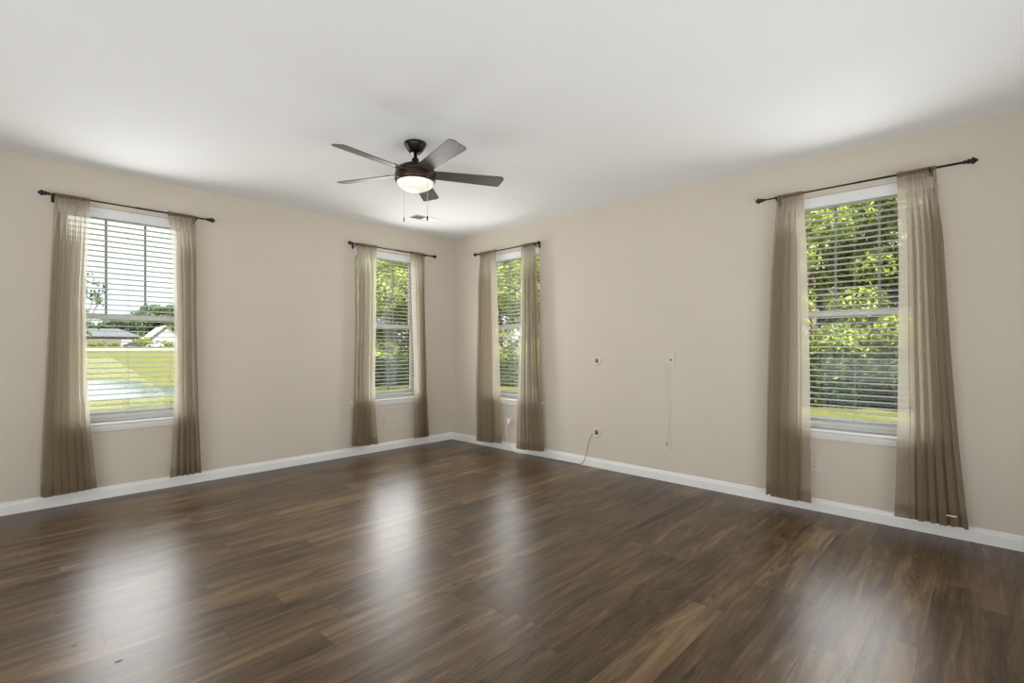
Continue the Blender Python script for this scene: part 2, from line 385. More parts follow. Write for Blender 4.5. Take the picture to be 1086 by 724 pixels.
struct(MB().prism(BB, X0, 0, fn1=lambda d: -d).build('baseboard_left', M['trim']))
o = struct(MB().prism(BB, 0, -Y0, fn0=lambda d: d).build('baseboard_right', M['trim'])); o.rotation_euler = (0, 0, -PI / 2)

# windows
def make_window():
    r = empty('window_1')
    m = MB()
    for b in ((-OW, -OW + .035, .07, .15, OZ0, OZ1), (OW - .035, OW, .07, .15, OZ0, OZ1), (-OW, OW, .07, .15, OZ1 - .035, OZ1), (-OW, OW, .07, .15, OZ0, OZ0 + .045)): m.box(*b)
    m.build('window_frame', M['vinyl'], r)
    def sash(name, z0, z1, y0, y1, bot, top):
        m = MB(); a = OW - .035
        m.box(-a, -a + .042, y0, y1, z0, z1); m.box(a - .042, a, y0, y1, z0, z1)
        m.box(-a + .042, a - .042, y0, y1, z0, z0 + bot); m.box(-a + .042, a - .042, y0, y1, z1 - top, z1)
        o = m.build(name, M['vinyl'], r)
        ym = (y0 + y1) / 2
        g = MB().box(-a + .04, a - .04, ym - .003, ym + .003, z0 + bot - .002, z1 - top + .002).build('pane', M['glass'], o)
        return o
    up = sash('upper_sash', 1.505, OZ1 - .035, .112, .142, .045, .04)
    sash('lower_sash', OZ0 + .045, 1.55, .078, .108, .055, .045)
    for u in (-.138, .138): MB().box(u - .0085, u + .0085, .118, .122, 1.55, OZ1 - .075).build('muntin', M['muntin'], up)
    MB().box(-.025, .025, .064, .078, 1.535, 1.553, .003).build('sash_lock', M['vinyl'], r)
    st = MB(); st.prism([(-.078, .613), (.030, .613), (.036, .616), (.038, .623), (.036, .630), (.030, .635), (-.078, .635)], -OW, OW)
    st.prism([(0, .613), (.030, .613), (.036, .616), (.038, .623), (.036, .630), (.030, .635), (0, .635)], -.52, -OW)
    st.prism([(0, .613), (.030, .613), (.036, .616), (.038, .623), (.036, .630), (.030, .635), (0, .635)], OW, .52)
    st.build('stool', M['trim'], r)
    MB().prism([(0, .560), (.008, .560), (.012, .568), (.014, .580), (.018, .592), (.018, .613), (0, .613)], -.49, .49).build('apron', M['trim'], r)
    return struct(r)
w0 = make_window()
for i in range(4):
    o = w0 if i == 0 else copy_tree(w0)
    o.name = 'window_%d' % (i + 1); o.location, rz = frame_of(i); o.rotation_euler = (0, 0, rz)

# blinds
def make_blind():
    r = empty('window_blind')
    MB().box(-.452, .452, .010, .060, 2.372, 2.426).build('headrail', M['slat'], r)
    v = MB().box(-.457, .457, -.006, .006, 2.345, 2.426, .002); v.build('valance', M['valance'], r)
    m = MB(); z = 0.728; 
    while z < 2.355:
        prof = []
        for k in range(6):
            y = .010 + .05 * k / 5; h = .0035 * (1 - ((k - 2.5) / 2.5) ** 2); prof.append((y, z + h))
        top = [(-.450, y, q + .0021) for y, q in prof] + [(.450, y, q + .0021) for y, q in prof]
        bot = [(-.450, y, q - .0021) for y, q in prof] + [(.450, y, q - .0021) for y, q in prof]
        vs = top + bot
        fs = [(k, k + 1, 6 + k + 1, 6 + k) for k in range(5)] + [(12 + k, 18 + k, 18 + k + 1, 12 + k + 1) for k in range(5)]
        fs += [(0, 6, 18, 12), (5, 17, 23, 11)] + [(k, 12 + k, 13 + k, k + 1) for k in range(5)] + [(6 + k, 7 + k, 19 + k, 18 + k) for k in range(5)]
        m.add(vs, fs); z += .0448
    m.build('slats', M['slat'], r)
    MB().box(-.450, .450, .009, .061, .668, .696, .003).build('bottom_rail', M['slat'], r)
    for u in (-.31, 0, .31):
        m = MB(); m.tube([(u, .0075, .69), (u, .0075, 2.38)], .0009, 6); m.tube([(u, .0625, .69), (u, .0625, 2.38)], .0009, 6)
        m.build('ladder_cord', M['slat'], r)
    return r
BL = ['white slatted blind in the window overlooking the lawn and pond',
      'white slatted blind in the window just left of the corner, picket fence beyond',
      'white slatted blind in the narrow-looking window just right of the room corner',
      'white slatted blind in the largest-looking window, near the photo\'s right edge']
b0 = make_blind()
for i in range(4):
    o = b0 if i == 0 else copy_tree(b0)
    o.location, rz = frame_of(i); o.rotation_euler = (0, 0, rz)
    tag(o, BL[i], 'window blind', 'white window blinds')

# curtain rods
ZR, YR = 2.456, -0.088
FIN = [(0.008, 0), (0.013, .002), (0.013, .008), (.009, .011), (.009, .014), (.015, .020), (.017, .028), (.013, .036), (.020, .040), (.023, .046), (.020, .053), (.012, .060), (.008, .068), (.0, .072)]
def make_rod(ul, ur, bl, br):
    r = empty('curtain_rod')
    um = (ul + ur) / 2
    m = MB(); m.tube([(ul, YR, ZR), (um + .05, YR, ZR)], .0062, 14); m.tube([(um, YR, ZR), (ur, YR, ZR)], .0076, 14)
    m.build('rod', M['black'], r)
    MB().lathe(FIN, (ul, YR, ZR), (-1, 0, 0), 20).build('finial', M['black'], r)
    MB().lathe(FIN, (ur, YR, ZR), (1, 0, 0), 20).build('finial', M['black'], r)
    for u in (bl, br):
        m = MB(); m.box(u - .011, u + .011, -.004, 0.0, ZR - .045, ZR + .012, .001)
        m.tube([(u, -.003, ZR - .022), (u, -.05, ZR - .022), (u, YR - .004, ZR - .018)], .005, 10)
        m.tube([(u, YR + .015, ZR + .004), (u, YR + .012, ZR - .012), (u, YR, ZR - .017), (u, YR - .012, ZR - .012), (u, YR - .015, ZR + .008)], .0045, 8)
        m.tube([(u, YR - .015, ZR + .003), (u, YR - .024, ZR + .003)], .004, 8)
        m.build('bracket', M['black'], r)
    return r
ROD = [(-.505, .570, -.484, .487, 'black curtain rod with ornate finials above the pond-view window at far left'),
       (-.520, .605, -.486, .490, 'black curtain rod on the left wall, the one nearest the corner of the room'),
       (-.515, .475, -.470, .462, 'short black curtain rod on the right wall, beside the corner of the room'),
       (-.590, .605, -.502, .440, 'long-looking black curtain rod above the right wall window near the photo\'s right edge')]
for i, (a, b, c, d, lab) in enumerate(ROD):
    o = make_rod(a, b, c, d); o.location, rz = frame_of(i); o.rotation_euler = (0, 0, rz)
    tag(o, lab, 'curtain rod', 'black curtain rods')

# curtains: left and right edge of every panel as (along the wall, height)
CUR = [
 (0, -1, [(-0.480, 2.442), (-0.487, 2.265), (-0.514, 1.492), (-0.556, 0.344), (-0.559, 0.105)], [(-0.264, 2.444), (-0.275, 2.167), (-0.293, 1.631), (-0.284, 1.021), (-0.269, 0.715), (-0.252, 0.483), (-0.222, 0.116)], 5.6, 11,
  'sheer taupe curtain panel left of the pond-view window, leftmost of all'),
 (0, 1, [(0.265, 2.438), (0.286, 2.266), (0.296, 2.107), (0.31, 1.527), (0.31, 0.725), (0.279, 0.104)], [(0.474, 2.453), (0.484, 2.385), (0.484, 2.046), (0.484, 1.534), (0.499, 0.709), (0.522, 0.108)], 4, 12,
  'sheer taupe curtain panel on the right side of the pond-view window at far left'),
 (1, -1, [(-0.476, 2.441), (-0.476, 1.396), (-0.496, 0.81), (-0.52, 0.125)], [(-0.22, 2.445), (-0.233, 1.602), (-0.247, 0.795), (-0.239, 0.459), (-0.205, 0.110)], 3.4, 13,
  'sheer taupe curtain panel on the left side of the left-wall window nearest the corner'),
 (1, 1, [(0.263, 2.443), (0.285, 1.623), (0.313, 0.991), (0.313, 0.110)], [(0.480, 2.448), (0.482, 1.851), (0.509, 0.752), (0.545, 0.106)], 3.2, 14,
  'sheer taupe curtain panel on the left wall hanging closest to the room corner'),
 (2, -1, [(-0.464, 2.46), (-0.475, 1.628), (-0.505, 0.757), (-0.501, 0.069)], [(-0.174, 2.443), (-0.133, 1.614), (-0.092, 0.78), (-0.075, 0.085)], 4, 15,
  'sheer taupe curtain panel on the right wall hanging closest to the room corner'),
 (2, 1, [(0.253, 2.443), (0.238, 1.599), (0.193, 0.796), (0.17, 0.060)], [(0.456, 2.447), (0.488, 2.249), (0.523, 1.201), (0.559, 0.628), (0.587, 0.085)], 5.5, 16,
  'sheer taupe curtain panel on the right wall, the nearest to the round wall grommets'),
 (3, -1, [(-0.495, 2.459), (-0.536, 1.795), (-0.565, 0.893), (-0.577, 0.077)], [(-0.308, 2.443), (-0.285, 1.982), (-0.266, 1.125), (-0.262, 0.696), (-0.257, 0.074)], 3.6, 17,
  'sheer taupe curtain panel between the wall plates and the big right-wall window'),
 (3, 1, [(0.263, 2.446), (0.275, 1.91), (0.273, 1.526), (0.268, 0.75), (0.25, 0.095)], [(0.472, 2.447), (0.51, 1.954), (0.546, 1.219), (0.586, 0.602), (0.629, 0.100)], 4.8, 18,
  'wide flaring sheer taupe curtain panel with a white hem tag, nearest the right edge'),
]
def make_curtain(side, EL, ER, n, seed, flat):
    rng = random.Random(seed)
    NS, NT = 260, 64
    zt, zb0, zb1 = 2.440, EL[-1][1], ER[-1][1]
    def edge(E, z):
        zs = [p[1] for p in E][::-1]; us = [p[0] for p in E][::-1]
        return np.interp(z, zs, us)
    s = np.linspace(0, 1, NS)
    m = s if side > 0 else 1 - s                     # 0 at the edge that faces the window centre
    ph = [rng.uniform(0, 2 * PI) for _ in range(8)]
    q = np.clip((m - flat) / (1 - flat), 0, 1)
    f = n * q + 0.45 * m + 0.16 * np.sin(2 * PI * q * 1.3 + ph[0]) * q
    th = 2 * PI * f + ph[1]
    on = np.clip((m - flat * .8) / 0.10, 0, 1); on = on * on * (3 - 2 * on)
    amp = 0.10 + on * (0.60 + 0.40 * np.sin(2 * PI * m * 2.1 + ph[2]) ** 2)
    def surf(z_of_t, dy=0.0, nt=NT):
        P = np.zeros((nt, NS, 3))
        for i in range(nt):
            t = i / (nt - 1)
            z = z_of_t(t)                            # scalar or per-column array
            zz = z if np.ndim(z) else np.full(NS, z)
            h = np.clip((zt - zz) / (zt - 0.1), 0, 1)   # 0 at the rod, 1 at the hem
            g = np.clip(h / 0.18, 0, 1); g = g * g * (3 - 2 * g)
            uL, uR = edge(EL, zz), edge(ER, zz)
            wdt = uR - uL
            tt = th + 0.5 * np.sin(2.2 * h + ph[3]) + 0.35 * h * np.sin(3.1 * f + ph[4])
            fold = wdt / n
            top = 0.0045 * np.sin(2.6 * th + ph[5]) * (1 - 0.7 * g)
            y = (0.006 + 0.020 * g) * amp * np.sin(tt) + top + 0.003 * np.sin(2.1 * tt + ph[6]) * g
            lim = np.clip(np.minimum(m, 1 - m) / 0.05, 0, 1)
            u = uL + wdt * s + g * on * amp * fold * 0.38 * np.sin(2 * tt + 0.5) * lim * (1 - flat)
            P[i, :, 0] = u; P[i, :, 1] = YR - 0.006 * g + y + dy; P[i, :, 2] = zz
        return P
    zbot = zb0 + (zb1 - zb0) * s + 0.0012 * np.sin(th + 1.0)
    body = surf(lambda t: zt + 0.006 + (zbot - zt - 0.006) * t)
    o = MB().grid(body).build('curtain', M['sheer'])
    hm = surf(lambda t: zbot + 0.002 + 0.085 * t, dy=0.0025, nt=8)
    MB().grid(hm).build('hem', M['sheer'], o)
    # pocket gathered round the rod
    R = 26; P = np.zeros((R, NS, 3))
    uL, uR = edge(EL, 2.44), edge(ER, 2.44)
    rr = 0.0115 + 0.0022 * np.sin(2.6 * th + ph[5]) + 0.0012 * np.sin(6.1 * th)
    for i in range(R):
        a = 2 * PI * i / (R - 1) - PI / 2
        P[i, :, 0] = uL + (uR - uL) * s; P[i, :, 1] = YR + rr * np.cos(a) * -1; P[i, :, 2] = ZR + rr * np.sin(a) * 1.35
    MB().grid(P).build('rod_pocket', M['sheer'], o)
    return o
FLAT = {11: .10, 12: .20, 13: .24, 14: .36, 15: .34, 16: .20, 17: .22, 18: .24}      # share of a panel that hangs flat at its inner edge
for i, side, EL, ER, n, seed, lab in CUR:
    o = make_curtain(side, EL, ER, n, seed, FLAT[seed]); o.location, rz = frame_of(i); o.rotation_euler = (0, 0, rz)
    tag(o, lab, 'curtain', 'sheer taupe curtains')
    if seed == 18:
        tag(MB().box(.525, .575, -.122, -.1195, .168, .175).build('hem_tag', M['tag'], o), 'small white tag')

# ------------------------------------------------------------------ ceiling fan
FX, FY = -2.294, -2.364
fan = tag(empty('ceiling_fan', (FX, FY, 0)), 'five-bladed dark ceiling fan with a lit frosted glass bowl and two pull chains', 'ceiling fan')
MB().lathe([(.079, H), (.079, H - .012), (.074, H - .022), (.052, H - .060), (.040, H - .072), (.020, H - .074)], (0, 0, 0)).build('canopy', M['bronze'], fan)
m = MB().lathe([(.0125, H - .07), (.0125, 2.60)], (0, 0, 0), n=18); m.lathe([(.024, 2.628), (.026, 2.615), (.026, 2.59), (.03, 2.58)], (0, 0, 0), n=20)
m.build('downrod', M['bronze'], fan)
MB().lathe([(.026, 2.598), (.055, 2.592), (.095, 2.574), (.128, 2.556), (.140, 2.540), (.142, 2.522)], (0, 0, 0), n=40).build('motor_housing', M['bronze'], fan)
MB().lathe([(.142, 2.522), (.146, 2.515), (.146, 2.470), (.142, 2.460), (.128, 2.457)], (0, 0, 0), n=40).build('light_collar', M['fan_band'], fan)
gp = [(.131 * math.cos(a), 2.459 - .068 * math.sin(a)) for a in [k * PI / 2 / 12 for k in range(13)]]; gp[-1] = (0, gp[-1][1])
MB().lathe(gp, (0, 0, 0), n=40).build('glass_bowl', M['globe'], fan)
def make_blade():
    # root at x=.12, tip at x=.655, pitched about its long axis
    m = MB(); ol = []
    L0, L1 = .135, .655
    for k in range(9):
        t = k / 8; ol.append((L0 + (L1 - .035 - L0) * t, -(.052 + .016 * t)))
    for k in range(1, 7):
        a = -PI / 2 + k * PI / 2 / 6; ol.append((L1 - .035 + .035 * math.cos(a) , -.068 + .035 + .035 * math.sin(a)))
    for k in range(0, 6):
        a = k * PI / 2 / 6; ol.append((L1 - .022 + .022 * math.cos(a) - .012, .068 - .022 + .022 * math.sin(a)))
    for k in range(9):
        t = 1 - k / 8; ol.append((L0 + (L1 - .046 - L0) * t, .052 + .016 * t))
    n = len(ol)
    m.add([(x, y, .003) for x, y in ol] + [(x, y, -.003) for x, y in ol], [tuple(range(n)), tuple(range(2 * n - 1, n - 1, -1))] + [(k, n + k, n + (k + 1) % n, (k + 1) % n) for k in range(n)])
    b = m.build('blade', M['blade'])
    q = MB(); q.box(.10, .20, -.020, .020, .003, .008, .001); q.box(.19, .225, -.042, .042, .003, .007, .001)
    for y in (-.03, .03): q.lathe([(.006, .0), (.006, .0095), (.0, .011)], (.208, y, .0), n=10)
    q.build('blade_iron', M['bronze'], b)
    return b
bl0 = make_blade()
for k in range(5):
    b = bl0 if k == 0 else copy_tree(bl0)
    b.parent = fan; b.location = (0, 0, 2.522)
    b.rotation_euler = (Matrix.Rotation(math.radians(-173.5 + 72 * k), 4, 'Z') @ Matrix.Rotation(math.radians(-13), 4, 'X')).to_euler()
RT = Vector((math.sin(YAW), -math.cos(YAW), 0))          # chains hang on either side of the bowl
for d, back, zb, fob in ((-.056, -.125, 2.140, .004), (.105, -.105, 2.155, .0055)):
    p = RT * d + Vector((math.cos(YAW), math.sin(YAW), 0)) * back
    c = MB().tube([(p.x * .97, p.y * .97, 2.475), (p.x, p.y, 2.468), (p.x, p.y, zb + .03)], .0013, 6).build('pull_chain', M['chain'], fan)
    MB().lathe([(.0015, zb + .035), (fob, zb + .026), (fob, zb + .004), (.001, zb)], (p.x, p.y, 0), n=12).build('fob', M['bronze'], c)

# ------------------------------------------------------------------ ceiling vent
v = tag(empty('ceiling_vent', (-0.99, -0.70, H), math.radians(-4)), 'white rectangular air vent set in the ceiling near the room corner', 'ceiling vent')
m = MB(); a, b = .165, .095
m.box(-a, a, -b, -b + .022, -.006, 0); m.box(-a, a, b - .022, b, -.006, 0); m.box(-a, -a + .022, -b + .022, b - .022, -.006, 0); m.box(a - .022, a, -b + .022, b - .022, -.006, 0)
m.box(-.006, .006, -b + .022, b - .022, -.006, 0)
m.build('vent_frame', M['vent'], v)
MB().box(-a + .02, a - .02, -b + .02, b - .02, -.001, 0).build('backing', M['duct'], v)
m = MB()
for side in (-1, 1):
    for k in range(9):
        x = side * (.018 + k * .0145); t = side * .006
        m.add([(x - t - .0008, -b + .02, -.0012), (x - t + .0008, -b + .02, -.0012), (x + t + .0008, -b + .02, -.010), (x + t - .0008, -b + .02, -.010),
               (x - t - .0008, b - .02, -.0012), (x - t + .0008, b - .02, -.0012), (x + t + .0008, b - .02, -.010), (x + t - .0008, b - .02, -.010)],
              [(0, 1, 2, 3), (7, 6, 5, 4), (0, 4, 5, 1), (1, 5, 6, 2), (2, 6, 7, 3), (3, 7, 4, 0)])
m.build('louvers', M['vent'], v)

# ------------------------------------------------------------------ wall plates, outlets, grommets, cables
def outlet(wallside, a, z, label, plug=False):
    o = empty('wall_outlet', (a, 0, z) if wallside == 'L' else (0, a, z), 0 if wallside == 'L' else -PI / 2)
    MB().box(-.037, .037, -.006, 0, -.059, .059, .0025).build('cover_plate', M['plate'], o)
    for dz in (.0195, -.0195):
        f = MB().lathe([(.0172, .0), (.0172, .0018), (.0165, .0022)], (0, -.006, dz), (0, -1, 0), 22).build('receptacle', M['plate'], o)
        m = MB(); m.box(-.0075, -.0050, -.0090, -.0080, dz - .002, dz + .008); m.box(.0050, .0072, -.0090, -.0080, dz - .001, dz + .007)
        m.lathe([(.0026, 0), (.0026, .001)], (0, -.008, dz - .008), (0, -1, 0), 10); m.build('slots', M['dark'], f)
    MB().lathe([(.003, 0), (.0022, .0012)], (0, -.006, 0), (0, -1, 0), 10).build('screw', M['plate'], o)
    return tag(o, label, 'outlet')
outlet('L', -1.050, .362, 'electrical outlet low on the left wall below the window nearest the corner')
outlet('R', -1.115, .358, 'outlet low on the right wall near the corner with a white adapter plugged in')
outlet('R', -4.395, .360, 'outlet below the large right-wall window, half hidden by a curtain edge')

def blank_plate(a, z, label, jack):
    o = empty('wall_plate', (0, a, z), -PI / 2)
    MB().box(-.040, .040, -.0075, 0, -.063, .063, .002).build('cover_plate', M['plate'], o)
    m = MB()
    if jack:
        m.box(-.010, .010, -.0085, -.007, -.012, .002, .0004)
        m.build('jack_opening', M['dark'], o)
    else:
        m.box(-.017, .017, -.0095, -.007, -.033, .033, .001); m.build('insert', M['plate'], o)
        MB().box(-.009, .003, -.0105, -.009, -.022, .016, .0004).build('port', M['hole'], o)
    for dz in (.042, -.042): MB().lathe([(.003, 0), (.0022, .0012)], (0, -.0075, dz), (0, -1, 0), 10).build('screw', M['plate'], o)
    return tag(o, label, 'wall plate')
blank_plate(-3.209, 1.150, 'beige rectangular wall plate with a small dark hole, at chest height', True)
blank_plate(-3.171, .357, 'beige rectangular wall plate low on the wall, at the bottom end of a hanging cord', False)

def grommet(a, z, label, brush):
    o = empty('wall_grommet', (0, a, z), -PI / 2)
    MB().lathe([(.024, .002), (.026, .008), (.040, .010), (.049, .006), (.051, 0)], (0, 0, 0), (0, -1, 0), 36).build('ring', M['ring'], o)
    MB().lathe([(.0262, .0), (.0262, .0035), (.0245, .0045)], (0, 0, 0), (0, -1, 0), 28).build('hole_back', M['hole'], o)
    if brush: MB().lathe([(.011, .0), (.011, .0060), (.006, .0070)], (.006, -.001, -.008), (0, -1, 0), 18).build('brush_centre', M['dark'], o)
    return tag(o, label, 'cable grommet', 'round cable grommets')
grommet(-2.383, 1.121, 'upper of two round white cable grommets on the right wall, with no cable', False)
grommet(-2.378, .367, 'lower of two round white cable grommets, with a thin cable coming out', True)

def smooth(pts, k=6):
    P = [Vector(p) for p in pts]; out = []
    for i in range(len(P) - 1):
        p0, p1, p2, p3 = P[max(i - 1, 0)], P[i], P[i + 1], P[min(i + 2, len(P) - 1)]
        for j in range(k):
            t = j / k
            out.append(0.5 * ((2 * p1) + (-p0 + p2) * t + (2 * p0 - 5 * p1 + 4 * p2 - p3) * t * t + (-p0 + 3 * p1 - 3 * p2 + p3) * t ** 3))
    return out + [P[-1]]
tag(MB().tube(smooth([(-.006, -3.196, 1.118), (-.020, -3.172, 1.112), (-.010, -3.164, 1.085), (-.006, -3.167, .98), (-.006, -3.182, .80), (-.006, -3.190, .70), (-.007, -3.184, .55), (-.012, -3.176, .45), (-.020, -3.168, .39), (-.013, -3.168, .362)]), .0034, 8).build('hanging_cord', M['cable']),
    'pale cord hanging down the right wall between two rectangular plates', 'cord')
tag(MB().tube(smooth([(-.006, -2.375, .362), (-.022, -2.362, .352), (-.020, -2.325, .335), (-.018, -2.300, .285), (-.018, -2.275, .20), (-.020, -2.255, .12), (-.023, -2.235, .055), (-.026, -2.205, .016), (-.029, -2.16, .005), (-.030, -2.05, .004), (-.032, -1.92, .004), (-.046, -1.80, .004), (-.040, -1.66, .004), (-.050, -1.5, .004), (-.060, -1.42, .004)]), .0032, 8).build('grommet_cable', M['grey_cable']),
    'thin grey cable running from the lower grommet down to the floor and along the baseboard', 'cable')
ad = tag(empty('plug_adapter', (0, -1.122, .366), -PI / 2), 'small white plug adapter with a cord, in the outlet beside the corner', 'plug adapter')
MB().box(-.020, .020, -.044, -.0092, -.030, .024, .004).build('adapter_body', M['white_plastic'], ad)
MB().tube(smooth([(-.008, -.035, -.03), (-.022, -.040, -.055), (-.040, -.036, -.10), (-.045, -.030, -.16), (-.030, -.028, -.23), (.02, -.030, -.31), (.07, -.034, -.355), (.16, -.05, -.362), (.25, -.06, -.362)]), .003, 8).build('cord', M['white_plastic'], ad)

# ------------------------------------------------------------------ outside: ground, pond, street
G = -0.45
def ground_z(x, y):
    return float(np.interp(y, [24, 60, 110, 164, 180, 188, 400], [G, G + .12, G + .30, .12, 1.0, 1.5, 1.9]))
xs = np.concatenate([np.linspace(-60, -6, 10), np.linspace(0.3, 60, 24), np.linspace(70, 220, 12)])
ys = np.concatenate([np.linspace(-60, -8, 12), np.linspace(-6, 60, 40), np.linspace(64, 260, 99)])
xs = np.unique(np.concatenate([np.linspace(-80, 220, 61), [X0 - .2, .2]])); ys = np.unique(np.concatenate([ys, [Y0 - .2, .2]]))
P = np.array([[(x, y, ground_z(x, y)) for x in xs] for y in ys])
struct(MB().grid(P).build('lawn', M['grass']))
def slab(name, outline, z0, z1, mat):
    n = len(outline)
    return MB().add([(x, y, z1) for x, y in outline] + [(x, y, z0) for x, y in outline],
                    [tuple(range(n)), tuple(range(2 * n - 1, n - 1, -1))] + [(k, (k + 1) % n, n + (k + 1) % n, n + k) for k in range(n)]).build(name, mat)
pond = [(-16, 15.8), (-9, 15.2), (-4, 15.3), (-2.2, 15.25), (0, 15.05), (3, 15.2), (6, 16), (7, 18), (5, 20), (2.6, 20.7), (1.2, 20.9), (.5, 21.8), (.55, 23.5), (.9, 25.4), (.3, 26.8), (-.9, 27.6), (-4, 27.9), (-10, 27), (-18, 25), (-20, 20)]
struct(slab('pond', pond, G - .1, G + .015, M['water']))
SY = 186.0
sx_ = np.linspace(-60, 160, 12); sy_ = np.linspace(166, 178.5, 6)
SP = np.array([[(x, y, ground_z(x, y) + .06) for x in sx_] for y in sy_])
struct(MB().grid(SP).build('street', M['street']))

# leaves
def leaf_cloud(centres, radii, n, size, rng, flat=0.5):
    c = np.array(centres); r = np.array(radii)
    wts = np.array([q[0] * q[1] * q[2] for q in r]) ** 0.7; wts /= wts.sum()
    idx = rng.choice(len(c), n, p=wts)
    d = rng.normal(size=(n, 3)); d /= np.linalg.norm(d, axis=1)[:, None]
    rad = rng.uniform(0.55, 1.0, (n, 1)) ** 0.6
    p = c[idx] + d * rad * r[idx]
    nrm = d + rng.normal(scale=0.7, size=(n, 3)) + np.array([0, 0, flat]); nrm /= np.linalg.norm(nrm, axis=1)[:, None]
    a = np.cross(nrm, rng.normal(size=(n, 3))); a /= np.linalg.norm(a, axis=1)[:, None]; b = np.cross(nrm, a)
    s = size * rng.uniform(0.6, 1.35, (n, 1))
    v = np.stack([p - a * s, p + b * s * .42 + nrm * s * .1, p + a * s, p - b * s * .42 + nrm * s * .1], 1).reshape(-1, 3)
    f = np.arange(4 * n).reshape(n, 4)
    return v, f
def leaf_obj(name, v, f, mat, parent=None):
    me = bpy.data.meshes.new(name); n = len(f)
    me.vertices.add(len(v)); me.vertices.foreach_set('co', v.astype(np.float32).ravel())
    me.loops.add(4 * n); me.loops.foreach_set('vertex_index', f.astype(np.int32).ravel())
    me.polygons.add(n); me.polygons.foreach_set('loop_start', np.arange(0, 4 * n, 4, dtype=np.int32)); me.polygons.foreach_set('loop_total', np.full(n, 4, np.int32))
    me.materials.append(mat); me.update(calc_edges=True); me.validate()
    o = bpy.data.objects.new(name, me); C.objects.link(o)
    if parent: o.parent = parent
    return o
def make_tree(seed, h, rad, nleaf, lsize, mat, low=0.12, trunk=0.13):
    rng = np.random.default_rng(seed)
    r = empty('tree')
    cs, rs = [], []
    for k in range(34):
        z = h * rng.uniform(low, 0.97); q = rad * math.sqrt(max(0.08, 1 - ((z / h - 0.5) / 0.58) ** 2)); a = rng.uniform(0, 2 * PI); d = q * math.sqrt(rng.uniform(0.05, 1))
        cs.append((d * math.cos(a), d * math.sin(a), z)); e = rng.uniform(.5, .95) * rad * .42; rs.append((e * 1.15, e * 1.15, e * .8))
    v, f = leaf_cloud(cs, rs, nleaf, lsize, rng)
    m = MB(); m.tube([(0, 0, -.1), (.05, .03, h * .3), (-.05, .06, h * .6), (0, 0, h * .92)], [trunk, trunk * .8, trunk * .5, .03], 10)
    for c in cs[:14]:
        zb = max(.6, c[2] - 1.0); m.tube([(0, 0, zb), (c[0] * .5, c[1] * .5, (zb + c[2]) / 2 + .1), c], [trunk * .35, trunk * .22, .012], 6)
    m.build('trunk', M['bark'], r)
    leaf_obj('foliage', v, f, mat, r)
    return r
def make_shrub(seed, h, rad, nleaf, lsize, mat):
    rng = np.random.default_rng(seed); r = empty('shrub')
    cs = [(rng.uniform(-.6, .6) * rad, rng.uniform(-.6, .6) * rad, h * rng.uniform(.15, .8)) for _ in range(12)]
    rs = [(rad * .5, rad * .5, h * .24)] * 12
    v, f = leaf_cloud(cs, rs, nleaf, lsize, rng)
    m = MB()
    for c in cs[:6]: m.tube([(c[0] * .2, c[1] * .2, -.05), (c[0] * .7, c[1] * .7, c[2] * .6), c], [.03, .02, .008], 6)
    m.build('stems', M['bark'], r)
    leaf_obj('foliage', v, f, mat, r)
    return r
def place(o, x, y, rz, sc_=1.0, z=None):
    o.location = (x, y, (ground_z(x, y) if z is None else z)); o.rotation_euler = (0, 0, rz); o.scale = (sc_, sc_, sc_); return o

tA = make_tree(1, 6.3, 2.3, 20000, .085, M['leaf'], low=.14)
tB = make_tree(2, 6.9, 2.5, 20000, .09, M['leaf'], low=.18)
TR = [(13.6, -1.4, 0.3, 'A', 1.0, 'bright leafy tree seen at the left of the right-wall window'),
      (14.2, -3.9, 1.9, 'B', 1.0, 'bright leafy tree seen at the right of the right-wall window'),
      (14.0, -6.1, 4.0, 'A', 1.1, 'leafy tree beyond the right-wall window, hidden mostly by its right curtain'),
      (13.8, 1.6, 5.0, 'B', .95, 'leafy tree beyond the right wall, standing between the views of its two windows'),
      (13.2, 9.2, 2.2, 'C', 1.0, 'bright leafy tree seen through the right pane side of the window right of the corner'),
      (12.9, 11.9, .9, 'C', 1.0, 'bright leafy tree seen in the middle of the window right of the corner'),
      (12.4, 15.0, 3.3, 'C', 1.1, 'leafy tree seen at the left of the window right of the corner'),
      (11.2, 17.2, 3.9, 'C', 1.0, 'leafy tree behind the picket fence, right side of the window left of the corner'),
      (8.6, 17.4, 5.1, 'C', 1.05, 'leafy tree behind the picket fence, left side of the window left of the corner'),
      (17.5, -2.6, 2.9, 'B', 1.12, 'tall leafy tree in the second row behind the trees of the right-wall window'),
      (17.0, -5.6, 5.2, 'A', 1.2, 'tall leafy tree in the second row, behind the right curtain of the right-wall window'),
      (17.5, 12.5, 1.2, 'C', 1.0, 'tall leafy tree in the second row behind the trees right of the corner'),
      (11.5, 22.0, 0.2, 'C', 1.0, 'tall leafy tree in the second row behind the picket fence')]
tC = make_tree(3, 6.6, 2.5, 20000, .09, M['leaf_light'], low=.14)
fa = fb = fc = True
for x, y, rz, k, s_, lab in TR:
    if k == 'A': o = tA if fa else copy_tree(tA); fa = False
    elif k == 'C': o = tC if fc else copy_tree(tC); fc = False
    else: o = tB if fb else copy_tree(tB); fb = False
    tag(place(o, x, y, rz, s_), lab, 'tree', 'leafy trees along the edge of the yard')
sA = make_shrub(5, 1.9, 1.25, 5200, .085, M['leaf_dark'])
